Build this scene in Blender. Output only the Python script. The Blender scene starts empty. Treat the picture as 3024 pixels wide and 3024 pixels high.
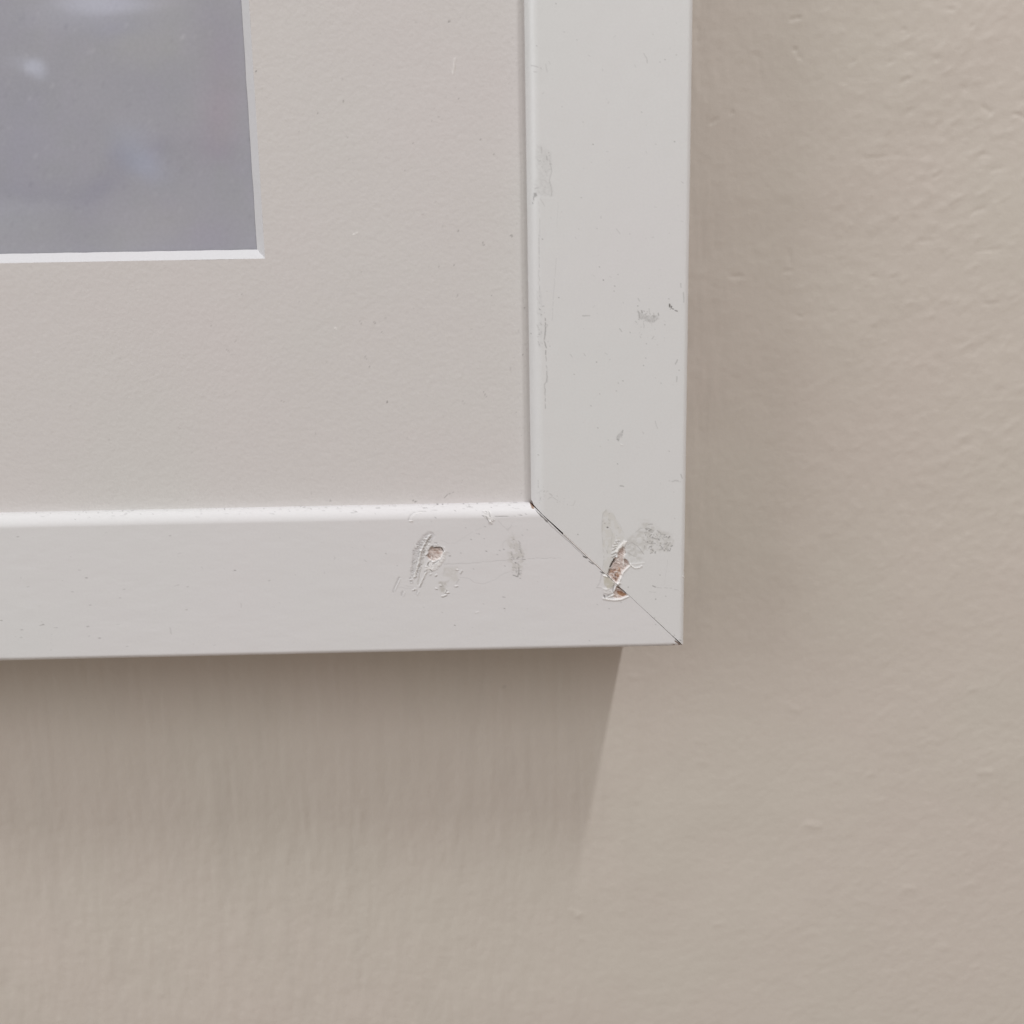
import bpy, math, numpy as np
from mathutils import Matrix, Vector
S = bpy.context.scene
C = bpy.context.collection

# ------------------------------------------------------------------ camera
F = 3024.0
CAM_R = (1.3791275273912804, 0.01779076891835741, -0.015560679191795776)
CAM_P = np.array([-0.03021461302746219, -0.16347590212115792, 0.0551465561555782])
def rot(ax, ay, az):
    c, s = math.cos, math.sin
    X = np.array([[1,0,0],[0,c(ax),-s(ax)],[0,s(ax),c(ax)]])
    Y = np.array([[c(ay),0,s(ay)],[0,1,0],[-s(ay),0,c(ay)]])
    Z = np.array([[c(az),-s(az),0],[s(az),c(az),0],[0,0,1]])
    return Z @ Y @ X
CR = rot(*CAM_R)
cam = bpy.data.cameras.new('camera'); co = bpy.data.objects.new('camera', cam); C.objects.link(co)
cam.lens = 36; cam.sensor_width = 36; cam.clip_start = .005; cam.clip_end = 20
m = Matrix(CR.tolist()).to_4x4(); m.translation = Vector(CAM_P.tolist()); co.matrix_world = m
cam.dof.use_dof = True; cam.dof.focus_distance = .168; cam.dof.aperture_fstop = 20
S.camera = co

# ------------------------------------------------------------------ world (soft room light: pale ceiling above, darker below)
w = bpy.data.worlds.new('World'); S.world = w; w.use_nodes = True
nt = w.node_tree; nt.nodes.clear()
tc = nt.nodes.new('ShaderNodeTexCoord'); vm = nt.nodes.new('ShaderNodeVectorMath'); vm.operation = 'DOT_PRODUCT'
vm.inputs[1].default_value = (-.58, 0, .81)
mr = nt.nodes.new('ShaderNodeMapRange'); mr.inputs[1].default_value = -1; mr.inputs[2].default_value = 1
rp = nt.nodes.new('ShaderNodeValToRGB')
rp.color_ramp.elements[0].color = (.37, .27, .21, 1); rp.color_ramp.elements[1].color = (1.0, .985, .97, 1)
e = rp.color_ramp.elements.new(.5); e.color = (.45, .40, .35, 1)
bg = nt.nodes.new('ShaderNodeBackground'); bg.inputs[1].default_value = .77
ow = nt.nodes.new('ShaderNodeOutputWorld')
nt.links.new(tc.outputs['Generated'], vm.inputs[0]); nt.links.new(vm.outputs['Value'], mr.inputs[0])
nt.links.new(mr.outputs[0], rp.inputs[0]); nt.links.new(rp.outputs[0], bg.inputs[0]); nt.links.new(bg.outputs[0], ow.inputs[0])

# ------------------------------------------------------------------ lamps: a thin ceiling tube above right of the frame, seen end on
DW = .022                                # wall behind the frame face
HC = 1.0
def tube(name, z0, z1, width, power, col):
    """tube on the ceiling whose light puts the frame corner's shadow on the wall from z0 to z1"""
    ends = []
    for pz in (z0, z1):
        px = -.0062 + .19 * (pz)
        s = HC / -pz
        ends.append(Vector((-px * s, -DW * s, HC)))
    a, b = ends; L = (b - a).length; mid = (a + b) / 2
    lt = bpy.data.lights.new(name, 'AREA'); lt.shape = 'RECTANGLE'; lt.size = L; lt.size_y = width
    lt.energy = power; lt.color = col
    o = bpy.data.objects.new(name, lt); C.objects.link(o)
    x = (b - a).normalized(); z = (mid - Vector((0, 0, 0))).normalized()
    z = (z - x * z.dot(x)).normalized(); y = z.cross(x)
    mm = Matrix((x, y, z)).transposed().to_4x4(); mm.translation = mid; o.matrix_world = mm
tube('ceiling_tube_light', -.0095, -.0250, .026, 8.8, (.985, 1, 1.02))
tube('ceiling_tube_light', -.041, -.066, .030, 6.0, (.985, 1, 1.02))
# broad soft light from the window side, upper left
lt = bpy.data.lights.new('window_light', 'AREA'); lt.shape = 'SQUARE'; lt.size = .8; lt.energy = 7.9; lt.color = (.96, .985, 1.02)
o = bpy.data.objects.new('window_light', lt); C.objects.link(o); o.location = (-1.25, -.72, .62)
o.rotation_euler = (Vector((0, 0, 0)) - o.location).to_track_quat('-Z', 'Y').to_euler()

vs = S.view_settings; S.display_settings.display_device = 'sRGB'
vs.view_transform = 'Standard'; vs.look = 'None'; vs.gamma = 1; vs.exposure = 0; vs.use_curve_mapping = False

# ------------------------------------------------------------------ helpers
def project(P):
    q = (P - CAM_P) @ CR
    return 1512 + F * q[:, 0] / -q[:, 2], 1512 - F * q[:, 1] / -q[:, 2]
def hash2(ix, iy, seed):
    h = (ix.astype(np.int64) * 374761393 + iy.astype(np.int64) * 668265263 + seed * 974634777) & 0xffffffff
    h = ((h ^ (h >> 13)) * 1274126177) & 0xffffffff
    return ((h ^ (h >> 16)) & 0xffff) / 65535.0
def vnoise(x, y, seed=0):
    ix, iy = np.floor(x), np.floor(y); fx, fy = x - ix, y - iy
    fx = fx * fx * (3 - 2 * fx); fy = fy * fy * (3 - 2 * fy)
    a, b = hash2(ix, iy, seed), hash2(ix + 1, iy, seed); c, d = hash2(ix, iy + 1, seed), hash2(ix + 1, iy + 1, seed)
    return (a + (b - a) * fx) * (1 - fy) + (c + (d - c) * fx) * fy
def fbm(x, y, seed=0, o=3):
    r = 0; a = .5; t = 0
    for i in range(o):
        r = r + a * vnoise(x * 2 ** i, y * 2 ** i, seed + i * 7); t += a; a *= .5
    return r / t - .5
def smooth(e0, e1, x):
    t = np.clip((x - e0) / (e1 - e0), 0, 1); return t * t * (3 - 2 * t)

class Surf:
    """height (metres, outwards) and wear (grime with some painted shade, wood, stain, white) on the vertices of one surface"""
    def __init__(s, P):
        s.U, s.V = project(P); n = len(P)
        s.h = np.zeros(n); s.W = np.zeros((n, 4)); s.keep = np.ones(n)
    def box(s, pts, m):
        p = np.array(pts, float)
        return np.nonzero((s.U > p[:, 0].min() - m) & (s.U < p[:, 0].max() + m) & (s.V > p[:, 1].min() - m) & (s.V < p[:, 1].max() + m))[0]
    def warp(s, i, amp, fr, seed):
        u, v = s.U[i], s.V[i]
        return u + amp * 2 * fbm(u * fr, v * fr, seed), v + amp * 2 * fbm(u * fr, v * fr, seed + 50)
    def line(s, pts, w, h=0, g=0, wood=0, st=0, wh=0, w2=None, rough=0, seed=1, brk=0, edge=0):
        i = s.box(pts, max(w, w2 or 0) * 3 + 6)
        if not len(i): return
        u, v = s.warp(i, 1.5 + w * .3, .08, seed)
        best = np.full(len(i), 1e9); tt = np.zeros(len(i)); n = len(pts) - 1
        for k in range(n):
            a = np.array(pts[k], float); b = np.array(pts[k + 1], float); d = b - a; L = max(d @ d, 1e-6)
            t = np.clip(((u - a[0]) * d[0] + (v - a[1]) * d[1]) / L, 0, 1)
            q = np.hypot(u - a[0] - t * d[0], v - a[1] - t * d[1]); mk = q < best
            best[mk] = q[mk]; tt[mk] = (k + t[mk]) / n
        ww = w + ((w2 if w2 is not None else w) - w) * tt
        f = np.clip(1 - best / np.maximum(ww * 1.4, .1), 0, 1); f = f * f * (3 - 2 * f)
        if brk: f = f * smooth(.5 - brk * .5, .6, vnoise(s.U[i] * .16, s.V[i] * .16, seed + 3) + .25 * (1 - brk))
        if rough: f = f * (1 + rough * 2 * fbm(s.U[i] * .3, s.V[i] * .3, seed + 9))
        s.h[i] += h * f
        for c, a in enumerate((g, wood, st, wh)):
            if a: s.W[i, c] = np.maximum(s.W[i, c], a * np.clip(f, 0, 1))
    def poly(s, pts, h=0, g=0, wood=0, st=0, wh=0, soft=2.0, rough=0, seed=1, fr=.2, set_h=False, warp=2.0, mot=0, clear=False):
        i = s.box(pts, soft * 2 + 8)
        if not len(i): return
        u, v = s.warp(i, warp, .09, seed)
        p = np.array(pts, float); n = len(p); ins = np.zeros(len(i), bool); dd = np.full(len(i), 1e9)
        for k in range(n):
            a, b = p[k], p[(k + 1) % n]
            cr = ((a[1] > v) != (b[1] > v)) & (u < (b[0] - a[0]) * (v - a[1]) / ((b[1] - a[1]) or 1e-9) + a[0]); ins ^= cr
            d = b - a; t = np.clip(((u - a[0]) * d[0] + (v - a[1]) * d[1]) / (d @ d + 1e-9), 0, 1)
            dd = np.minimum(dd, np.hypot(u - a[0] - t * d[0], v - a[1] - t * d[1]))
        sd = np.where(ins, dd, -dd); f = smooth(-soft * .5, soft * .5, sd)
        nz = 2 * fbm(s.U[i] * fr, s.V[i] * fr, seed + 5)
        hh = h * (1 + rough * nz)
        if set_h: s.h[i] = s.h[i] * (1 - f) + hh * f
        else: s.h[i] += hh * f
        if clear: s.W[i] *= (1 - f)[:, None]
        k = 1.0
        if mot: k = np.clip(1 - mot + mot * 2.2 * smooth(.35, .75, nz * .7 + .5), 0, 1)
        for c, a in enumerate((g, wood, st, wh)):
            if a: s.W[i, c] = np.maximum(s.W[i, c], a * f * k)
    def dot(s, x, y, r=2.2, g=.6, h=0, seed=1):
        s.line([(x - .5, y), (x + .5, y + .3)], r, h=h, g=g, seed=int(x + y) % 97)
    def speck(s, pts, n, seed, g=.4, r=(1, 2.4), h=0):
        rs = np.random.RandomState(seed); p = np.array(pts, float)
        lo, hi = p.min(0), p.max(0); c = 0; tries = 0
        while c < n and tries < n * 20:
            tries += 1
            x, y = lo + rs.rand(2) * (hi - lo); ins = False
            for k in range(len(p)):
                a, b = p[k], p[(k + 1) % len(p)]
                if (a[1] > y) != (b[1] > y) and x < (b[0] - a[0]) * (y - a[1]) / (b[1] - a[1]) + a[0]: ins = not ins
            if not ins: continue
            c += 1; an = rs.rand() * 6.28; L = rs.rand() ** 3 * 9
            s.line([(x, y), (x + L * math.cos(an) + .5, y + L * math.sin(an))], r[0] + rs.rand() * (r[1] - r[0]), g=g * (.3 + .7 * rs.rand()), h=h, seed=int(seed + c))

def mk(name, V, Q, mat, parent=None, wear=None, smooth_=True):
    me = bpy.data.meshes.new(name); V = np.asarray(V, np.float32); Q = np.asarray(Q, np.int32)
    me.vertices.add(len(V)); me.vertices.foreach_set('co', V.ravel())
    me.loops.add(Q.size); me.loops.foreach_set('vertex_index', Q.ravel())
    me.polygons.add(len(Q)); me.polygons.foreach_set('loop_start', np.arange(0, Q.size, Q.shape[1], dtype=np.int32))
    me.polygons.foreach_set('use_smooth', np.full(len(Q), smooth_))
    me.update(calc_edges=True)
    if wear is not None:
        at = me.color_attributes.new('wear', 'FLOAT_COLOR', 'POINT'); at.data.foreach_set('color', np.clip(wear, 0, 1).astype(np.float32).ravel())
    me.materials.append(mat); o = bpy.data.objects.new(name, me); C.objects.link(o)
    if parent: o.parent = parent
    return o
def gridquads(nr, nc, flip=False):
    i = np.arange(nr * nc).reshape(nr, nc)
    q = np.stack([i[:-1, :-1], i[:-1, 1:], i[1:, 1:], i[1:, :-1]], -1).reshape(-1, 4)
    return q[:, ::-1] if flip else q

# ------------------------------------------------------------------ materials
def material(name, base, rough=.5, spec=.5, wear=True, mottle=.03, mscale=25, bumps=(), wood_a=(.48,.30,.20), wood_b=(.25,.12,.075), tint=(.0,.0,.0)):
    mt = bpy.data.materials.new(name); mt.use_nodes = True; n = mt.node_tree; N = n.nodes; L = n.links
    b = N['Principled BSDF']; b.inputs['Roughness'].default_value = rough; b.inputs['Specular IOR Level'].default_value = spec
    g = N.new('ShaderNodeTexCoord')
    def noise(scale, detail=3, vec=None, rgh=.5):
        x = N.new('ShaderNodeTexNoise'); x.inputs['Scale'].default_value = scale; x.inputs['Detail'].default_value = detail; x.inputs['Roughness'].default_value = rgh
        L.new(vec or g.outputs['Object'], x.inputs['Vector']); return x
    def mix(fac, a, c):
        x = N.new('ShaderNodeMix'); x.data_type = 'RGBA'
        for s_, v in ((x.inputs[0], fac), (x.inputs[6], a), (x.inputs[7], c)):
            if isinstance(v, (int, float)): s_.default_value = v
            elif isinstance(v, tuple): s_.default_value = (*v, 1) if len(v) == 3 else v
            else: L.new(v, s_)
        return x.outputs[2]
    # faint warm / cool mottling in the base colour, imitating LED tint and sensor blotches
    mo = noise(mscale, 2)
    r = N.new('ShaderNodeMapRange'); L.new(mo.outputs[0], r.inputs[0]); r.inputs[1].default_value = .3; r.inputs[2].default_value = .7
    wa = tuple(min(1, c * k) for c, k in zip(base, (1 + mottle, 1 - mottle * .5, 1 + mottle * .15)))
    wb = tuple(min(1, c * k) for c, k in zip(base, (1 - mottle * .6, 1 + mottle * .5, 1 - mottle * .3)))
    col = mix(r.outputs[0], wa, wb)
    fn = noise(2600, 3); fr_ = N.new('ShaderNodeMapRange'); L.new(fn.outputs[0], fr_.inputs[0])
    fr_.inputs[1].default_value = .3; fr_.inputs[2].default_value = .7; fr_.inputs[3].default_value = .0; fr_.inputs[4].default_value = .10
    col = mix(fr_.outputs[0], col, tuple(c * .72 for c in base))
    if wear:
        a = N.new('ShaderNodeAttribute'); a.attribute_name = 'wear'; sp = N.new('ShaderNodeSeparateColor'); L.new(a.outputs['Color'], sp.inputs[0])
        col = mix(sp.outputs[2], col, (.50, .47, .38))
        wn = noise(1300, 5, None, .7); wr = N.new('ShaderNodeMapRange'); L.new(wn.outputs[0], wr.inputs[0]); wr.inputs[1].default_value = .42; wr.inputs[2].default_value = .62
        wc = mix(wr.outputs[0], wood_a, wood_b)
        wp_ = mix(wr.outputs[0], (.66, .58, .55), (.48, .37, .33)); hi = N.new('ShaderNodeMapRange'); L.new(sp.outputs[1], hi.inputs[0]); hi.inputs[1].default_value = .62; hi.inputs[2].default_value = .9
        wc = mix(hi.outputs[0], wp_, wc)
        lo = N.new('ShaderNodeMapRange'); L.new(sp.outputs[1], lo.inputs[0]); lo.inputs[1].default_value = .05; lo.inputs[2].default_value = .5
        col = mix(lo.outputs[0], col, wc)
        col = mix(a.outputs['Alpha'], col, (.86, .84, .82))
        col = mix(sp.outputs[0], col, (.10, .09, .085))
    L.new(col, b.inputs['Base Color'])
    prev = None
    for kind, scale, dist, st in bumps:
        mp = N.new('ShaderNodeMapping'); L.new(g.outputs['Object'], mp.inputs[0])
        if kind == 'v': mp.inputs['Scale'].default_value = (1, 1, .08)
        if kind == 'h': mp.inputs['Scale'].default_value = (.06, 1, 1)
        if kind == 'd': mp.inputs['Scale'].default_value = (.6, 1, 1); mp.inputs['Rotation'].default_value = (0, .6, 0)
        x = noise(scale, 3, mp.outputs[0])
        bp = N.new('ShaderNodeBump'); bp.inputs['Strength'].default_value = st; bp.inputs['Distance'].default_value = dist
        L.new(x.outputs[0], bp.inputs['Height'])
        if prev: L.new(prev.outputs[0], bp.inputs['Normal'])
        prev = bp
    if prev: L.new(prev.outputs[0], b.inputs['Normal'])
    return mt
M_paint = material('white_satin_paint', (.690, .690, .690), .38, .42, mottle=.010, mscale=22, bumps=[('o', 900, .00002, .35), ('o', 60, .0003, .10)])
M_paint_light_tint = material('white_satin_paint_light_tint', (.694, .685, .690), .38, .42, mottle=.010, mscale=22, bumps=[('o', 900, .00002, .35), ('o', 60, .0003, .10)])  # pinker base: the mixed light's tint on the bottom rail put into the colour
M_card = material('mat_board_card', (.626, .600, .586), .9, .15, mottle=.012, mscale=30, bumps=[('o', 1500, .00009, .5), ('o', 500, .0001, .25)])
M_core = material('mat_core_white', (.64, .635, .65), .8, .2, wear=False, mottle=.005, bumps=[('o', 900, .00005, .4)])
M_edge = material('bare_fibreboard', (.22, .13, .085), .8, .2, wear=False, bumps=[('o', 900, .0001, .5)])
M_fill = material('white_joint_filler', (.90, .88, .86), .6, .3, wear=False, bumps=[('o', 900, .0001, .5)])

# wall paint: warm beige emulsion, brushed vertically close to the frame and under it, rolled elsewhere
M_wall = material('beige_wall_paint', (.582, .530, .476), .50, .40, mottle=.010, mscale=30, bumps=[('d', 330, .0004, .18), ('o', 900, .00008, .30)])

# printed picture: soft grey-blue cloudy print
mp_ = bpy.data.materials.new('grey_blue_print'); mp_.use_nodes = True; n = mp_.node_tree; N = n.nodes; L = n.links
b = N['Principled BSDF']; b.inputs['Roughness'].default_value = .55; b.inputs['Specular IOR Level'].default_value = .3
at = N.new('ShaderNodeAttribute'); at.attribute_name = 'wear'
tcn = N.new('ShaderNodeTexCoord'); nz = N.new('ShaderNodeTexNoise'); nz.inputs['Scale'].default_value = 1800; nz.inputs['Detail'].default_value = 3
L.new(tcn.outputs['Object'], nz.inputs['Vector'])
r = N.new('ShaderNodeMapRange'); L.new(nz.outputs[0], r.inputs[0]); r.inputs[1].default_value = .3; r.inputs[2].default_value = .7; r.inputs[3].default_value = .97; r.inputs[4].default_value = 1.03
mx = N.new('ShaderNodeVectorMath'); mx.operation = 'SCALE'; L.new(at.outputs['Color'], mx.inputs[0]); L.new(r.outputs[0], mx.inputs['Scale']); L.new(mx.outputs[0], b.inputs['Base Color'])
M_print = mp_

# ------------------------------------------------------------------ the wall
xs = np.arange(-.165, .105, .00035); zs = np.arange(-.115, .135, .00035)
xs = np.concatenate([[-1.6, -.6], xs, [.6, 1.4]]); zs = np.concatenate([[-1.3, -.5], zs, [.5, 1.0]])
X, Z = np.meshgrid(xs, zs); P = np.stack([X.ravel(), np.full(X.size, DW), Z.ravel()], 1)
s = Surf(P); x, z = P[:, 0] * 1000, P[:, 2] * 1000
inner = (np.abs(P[:, 0]) < .17) & (np.abs(P[:, 2]) < .14)
brush = np.clip(smooth(16, 5, x) + .0, 0, 1) * np.where(z > -8, 1, smooth(14, -4, x + 4))      # brushed band beside and below the frame
brush = np.clip(brush * (1 - .55 * smooth(-70, -20, x) * smooth(-20, -60, z) ), .06, 1)
s.h += brush * (.00010 * fbm(x * .95, z * .10, 3, 3) + .00010 * fbm(x * .45, z * .06, 8, 2))
s.h += .00006 * fbm(x * .7, z * .7, 12, 3) + .000035 * fbm(x * 1.6, z * 1.3, 14, 2)
roll = smooth(8, 48, x) + smooth(-45, -75, z) * .35 * smooth(-40, 10, x)
low = smooth(-5, -30, x) * smooth(-20, -45, z)
s.h += low * (.00016 * fbm(x * .75 - z * .05, z * .20, 41, 3) + .00008 * fbm(x * .35, z * .12, 43, 2))
nr = smooth(14, 2, x) * smooth(-12, 0, z)
s.h += nr * .00017 * fbm(x * 1.1, z * .14, 44, 3)
a = .5; xr = x * math.cos(a) + z * math.sin(a); zr = -x * math.sin(a) + z * math.cos(a)
pk = fbm(xr * .55, zr * .75, 21, 3)
s.h += np.clip(roll, 0, 1) * (.00009 * pk + .00004 * np.maximum(pk - .12, 0) * 4) * (.45 + .55 * smooth(-20, 40, z))
s.h += .0004 * fbm(x * .06, z * .06, 31, 2)
def wp(ox, oy, k, l): return [(ox + a * k, oy + b_ * k) for a, b_ in l]
T = lambda l: wp(2024, 0, .5176, l)
for l, wd, hh in [([(600,110),(650,103)],5,-.00016), ([(625,278),(628,292)],5,-.00018), ([(650,318),(660,340)],7,-.0001), ([(385,308),(420,320),(428,420)],6,-.00007),
                  ([(260,636),(268,648)],5,-.00016), ([(150,700),(185,682)],6,-.00012), ([(885,470),(915,470)],6,-.00009), ([(1235,468),(1275,452)],6,-.0001), ([(1240,430),(1280,425)],5,.00008),
                  ([(1590,498),(1596,510)],6,-.00012), ([(1700,612),(1725,625),(1745,640)],9,-.00014), ([(1880,648),(1915,655),(1930,680)],6,-.00018), ([(940,365),(965,348)],6,-.00009),
                  ([(1010,905),(1100,899),(1220,885)],5,-.00008), ([(1220,887),(1350,900)],4,-.00005), ([(590,1430),(598,1500)],6,-.0001), ([(565,1545),(600,1545)],7,-.00006), ([(255,1575),(315,1580)],5,-.00012), ([(280,1580),(305,1640)],4,-.00004),
                  ([(1065,1582),(1080,1580)],5,-.00012), ([(1175,1585),(1210,1580)],5,-.0001), ([(1495,52),(1530,56)],6,-.00012), ([(1630,150),(1642,148)],6,-.00012),
                  ([(1160,355),(1185,345)],7,-.00009), ([(1265,300),(1300,290)],6,-.00009), ([(1240,165),(1250,170)],5,-.0001), ([(1415,1018),(1470,985)],7,-.00009), ([(1640,1210),(1700,1190)],7,-.00009),
                  ([(1270,650),(1290,625)],7,-.00008), ([(1430,335),(1450,345)],8,-.00008), ([(1690,882),(1735,888)],7,-.00009), ([(1740,975),(1800,965)],7,-.00009), ([(1310,1378),(1400,1372)],6,-.00008), ([(1660,1435),(1790,1422)],6,-.00008), ([(1710,1735),(1790,1730)],6,-.00007),
                  ([(70,160),(66,230)],6,-.00009), ([(820,1785),(860,1775)],6,-.00008), ([(640,1800),(665,1808)],5,-.0001)]:
    s.line(T(l), wd, h=hh * .85, seed=len(l) * 3, rough=.3)
T = lambda l: wp(2024, 2024, .5176, l)
for l, wd, hh in [([(695,795),(760,805)],10,.00024), ([(1250,1155),(1300,1160)],9,.00018), ([(1685,492),(1740,495)],9,.0002), ([(590,120),(640,140)],10,.00014), ([(1395,315),(1430,318)],8,.00014),
                  ([(1040,510),(1075,500)],9,.0001), ([(1450,1495),(1490,1495)],9,.0001), ([(1630,25),(1660,22)],8,.0001), ([(1300,450),(1310,470)],11,-.00009), ([(80,430),(120,450)],9,.0001), ([(1620,1140),(1660,1135)],9,.0001), ([(1510,1660),(1530,1660)],9,.0001)]:
    s.line(T(l), wd * 1.2, h=hh * .45, seed=5, rough=.5)
T = lambda l: wp(1400, 1800, .5176, l)
for l, wd, hh in [([(170,437),(174,443)],7,-.00008), ([(895,380),(915,385)],8,.00012), ([(1265,745),(1285,750)],8,.00008), ([(845,1310),(855,1312)],8,.0001), ([(560,1718),(600,1745)],10,.0002), ([(1290,825),(1315,850)],9,.0001), ([(935,1215),(965,1210)],9,.00005), ([(1370,1800),(1395,1790)],6,.0001)]:
    s.line(T(l), wd * 1.1, h=hh * .5, seed=7, rough=.5)
s.dot(1489, 2028, 6, .22)
rs = np.random.RandomState(4)
for k in range(260):                     # small lumps and pin-pricks of the rolled paint, mostly far from the frame
    u_, v_ = rs.rand() * 3024, rs.rand() * 3024
    if u_ < 2080 and v_ < 1930: continue
    f = .35 + .65 * min(1, max(0, (u_ - 2150) / 600))
    an = rs.normal(-.3, .5); Ln = rs.rand() ** 3 * 14
    s.line([(u_, v_), (u_ + Ln * math.cos(an) + 1, v_ + Ln * math.sin(an))], 5 + rs.rand() * 6, h=.7 * f * rs.choice([-1, -1, 1]) * (.00001 + .00006 * rs.rand() ** 2), seed=k)
s.h[~inner] = 0
P[:, 1] -= s.h
W_ = s.W.copy(); W_[:, 0] = np.clip(W_[:, 0] + .05 * np.clip(fbm(x * .35, z * .06, 77, 2) * 2, 0, 1) * brush, 0, 1)
wall = mk('wall', P, gridquads(len(zs), len(xs)), M_wall, wear=W_)
wall['kind'] = 'structure'; wall['label'] = 'warm beige painted plaster wall behind the white picture frame'

# ------------------------------------------------------------------ the picture frame
frame = bpy.data.objects.new('picture_frame', None); C.objects.link(frame); frame.location = (0, DW, 0); frame.empty_display_size = .02
frame['label'] = 'white wooden picture frame with a chipped, open mitred corner on the beige wall'
frame['category'] = 'picture frame'
INV = Matrix.Translation((0, -DW, 0))
def child(o, parent=frame):
    o.parent = parent; o.matrix_parent_inverse = Matrix.Identity(4)
    if parent is frame: o.matrix_parent_inverse = Matrix.Translation((0, -DW, 0))
    return o
WR, WB = .025, .02456
LW, LH = .34, .44                        # whole frame
EX = .00012
DEP = .0208
def inset(d): return .0051 * d / DW         # the outer sides are cut back towards the wall
def profile(W, fine):
    """inner edge -> face -> outer edge; (o = distance in from the outer edge, y depth, normal o, normal y)"""
    r1, d1, r2 = .0021, .0022, .0008; pts = []
    for d in (.0064, .0040): pts.append((W, d, 1, 0))
    n1 = 20 if fine else 8
    for k in range(n1 + 1):
        t = math.pi / 2 * k / n1
        # superellipse-like shoulder: a flat slope that turns quickly into the face
        cx, sy = math.cos(t) ** 1.15, math.sin(t) ** .95
        pts.append((W - r1 + r1 * cx, d1 - d1 * sy, math.cos(t), -math.sin(t)))
    a, b_ = W - r1, r2 - EX
    n = int((a - b_) / (.0001 if fine else .002))
    for k in range(1, n): pts.append((a + (b_ - a) * k / n, 0, 0, -1))
    n2 = 9 if fine else 5
    for k in range(n2 + 1):
        t = math.pi / 2 * k / n2
        pts.append((-EX + r2 - r2 * math.sin(t), r2 - r2 * math.cos(t), -math.sin(t), -math.cos(t)))
    for d in (.003, .008, .014, DEP): pts.append((-EX + inset(d), d, -1, 0))
    pts += [(.0056, DEP + .0002, 0, 1), (W - .0012, DEP + .0002, 0, 1), (W, DEP, 0, 1)]
    return np.array(pts)
def joint_gap(f):
    """half width of the open mitre, f = 0 at the inner edge .. 1 at the outer corner"""
    xs_ = [-1, 0, .02, .07, .12, .2, .42, .50, .58, .62, .75, .82, .92, .97, 1, 2]
    ys_ = [.17, .17, .12, .06, .11, .17, .18, .13, .05, .025, .03, .05, .045, .12, .14, .14]
    return np.interp(f, xs_, ys_) * 1e-3
def rail(kind, fine, damage=None):
    W = WB if kind in ('bottom', 'top') else WR; Wo = WR if W == WB else WB
    pr = profile(W, fine); no = len(pr)
    length = LW if kind in ('bottom', 'top') else LH
    ks = np.concatenate([np.arange(0, .124, .0001), [.13, .15, .2]]) if fine else np.linspace(0, length - .06, 6)
    o = pr[:, 0][:, None]; K = ks[None, :]
    A = o * Wo / W + K
    if fine: A = A + joint_gap(1 - o / W) * (1 - np.clip(K / .003, 0, 1)) + 1.2e-5 * fbm(o * 9000, o * 0, 5 if kind == 'bottom' else 9)
    end = length - o * Wo / W
    A = np.concatenate([A, end * np.ones((1, 1)) if end.ndim < 2 else end], 1)
    nc = A.shape[1]; O = np.repeat(o, nc, 1); D = np.repeat(pr[:, 1][:, None], nc, 1)
    NO = np.repeat(pr[:, 2][:, None], nc, 1).ravel(); NY = np.repeat(pr[:, 3][:, None], nc, 1).ravel()
    def place(a, o_, d):
        if kind == 'bottom': return np.stack([-a, d, o_], 1)
        if kind == 'right': return np.stack([-o_, d, a], 1)
        if kind == 'top': return np.stack([-a, d, LH - o_], 1)
        return np.stack([-LW + o_, d, a], 1)
    P = place(A.ravel(), O.ravel(), D.ravel()); s = Surf(P)
    if damage:
        damage(s); s.W[:, 0] *= 1.3
        s.h *= np.where((D.ravel() > .012), 0, 1)
        h = s.h; P = place(A.ravel(), O.ravel() + NO * h, D.ravel() + NY * h)
    flip = kind in ('bottom', 'left')
    ob = mk('frame_rail', P, gridquads(no, nc, flip), M_paint_light_tint if kind == 'bottom' else M_paint, wear=s.W)
    child(ob)
    # the sawn ends of the rail, bare fibreboard seen down in the open joint
    if fine:
        e0 = P.reshape(no, nc, 3)[:, 0]; oo = O.reshape(no, nc)[:-2, 0]
        l1 = e0[:-2] + np.array([0, .00004, 0]); l2 = l1.copy(); l2[:, 1] = DEP - .0003
        do = np.maximum(0, .0052 - oo)
        if kind == 'bottom': l2[:, 2] += do; l2[:, 0] -= do * WR / WB
        else: l2[:, 0] -= do; l2[:, 2] += do * WB / WR
        if kind == 'bottom': l1[:, 0] -= .000004; l2[:, 0] -= .000004
        nn = len(l1); V = np.concatenate([l1, l2]); q = [(i, i + 1, i + 1 + nn, i + nn) for i in range(nn - 1)]
        e_ = mk('sawn_end', V, q, M_edge); child(e_, ob)
        e_.matrix_parent_inverse = Matrix.Identity(4)
    return ob

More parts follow.
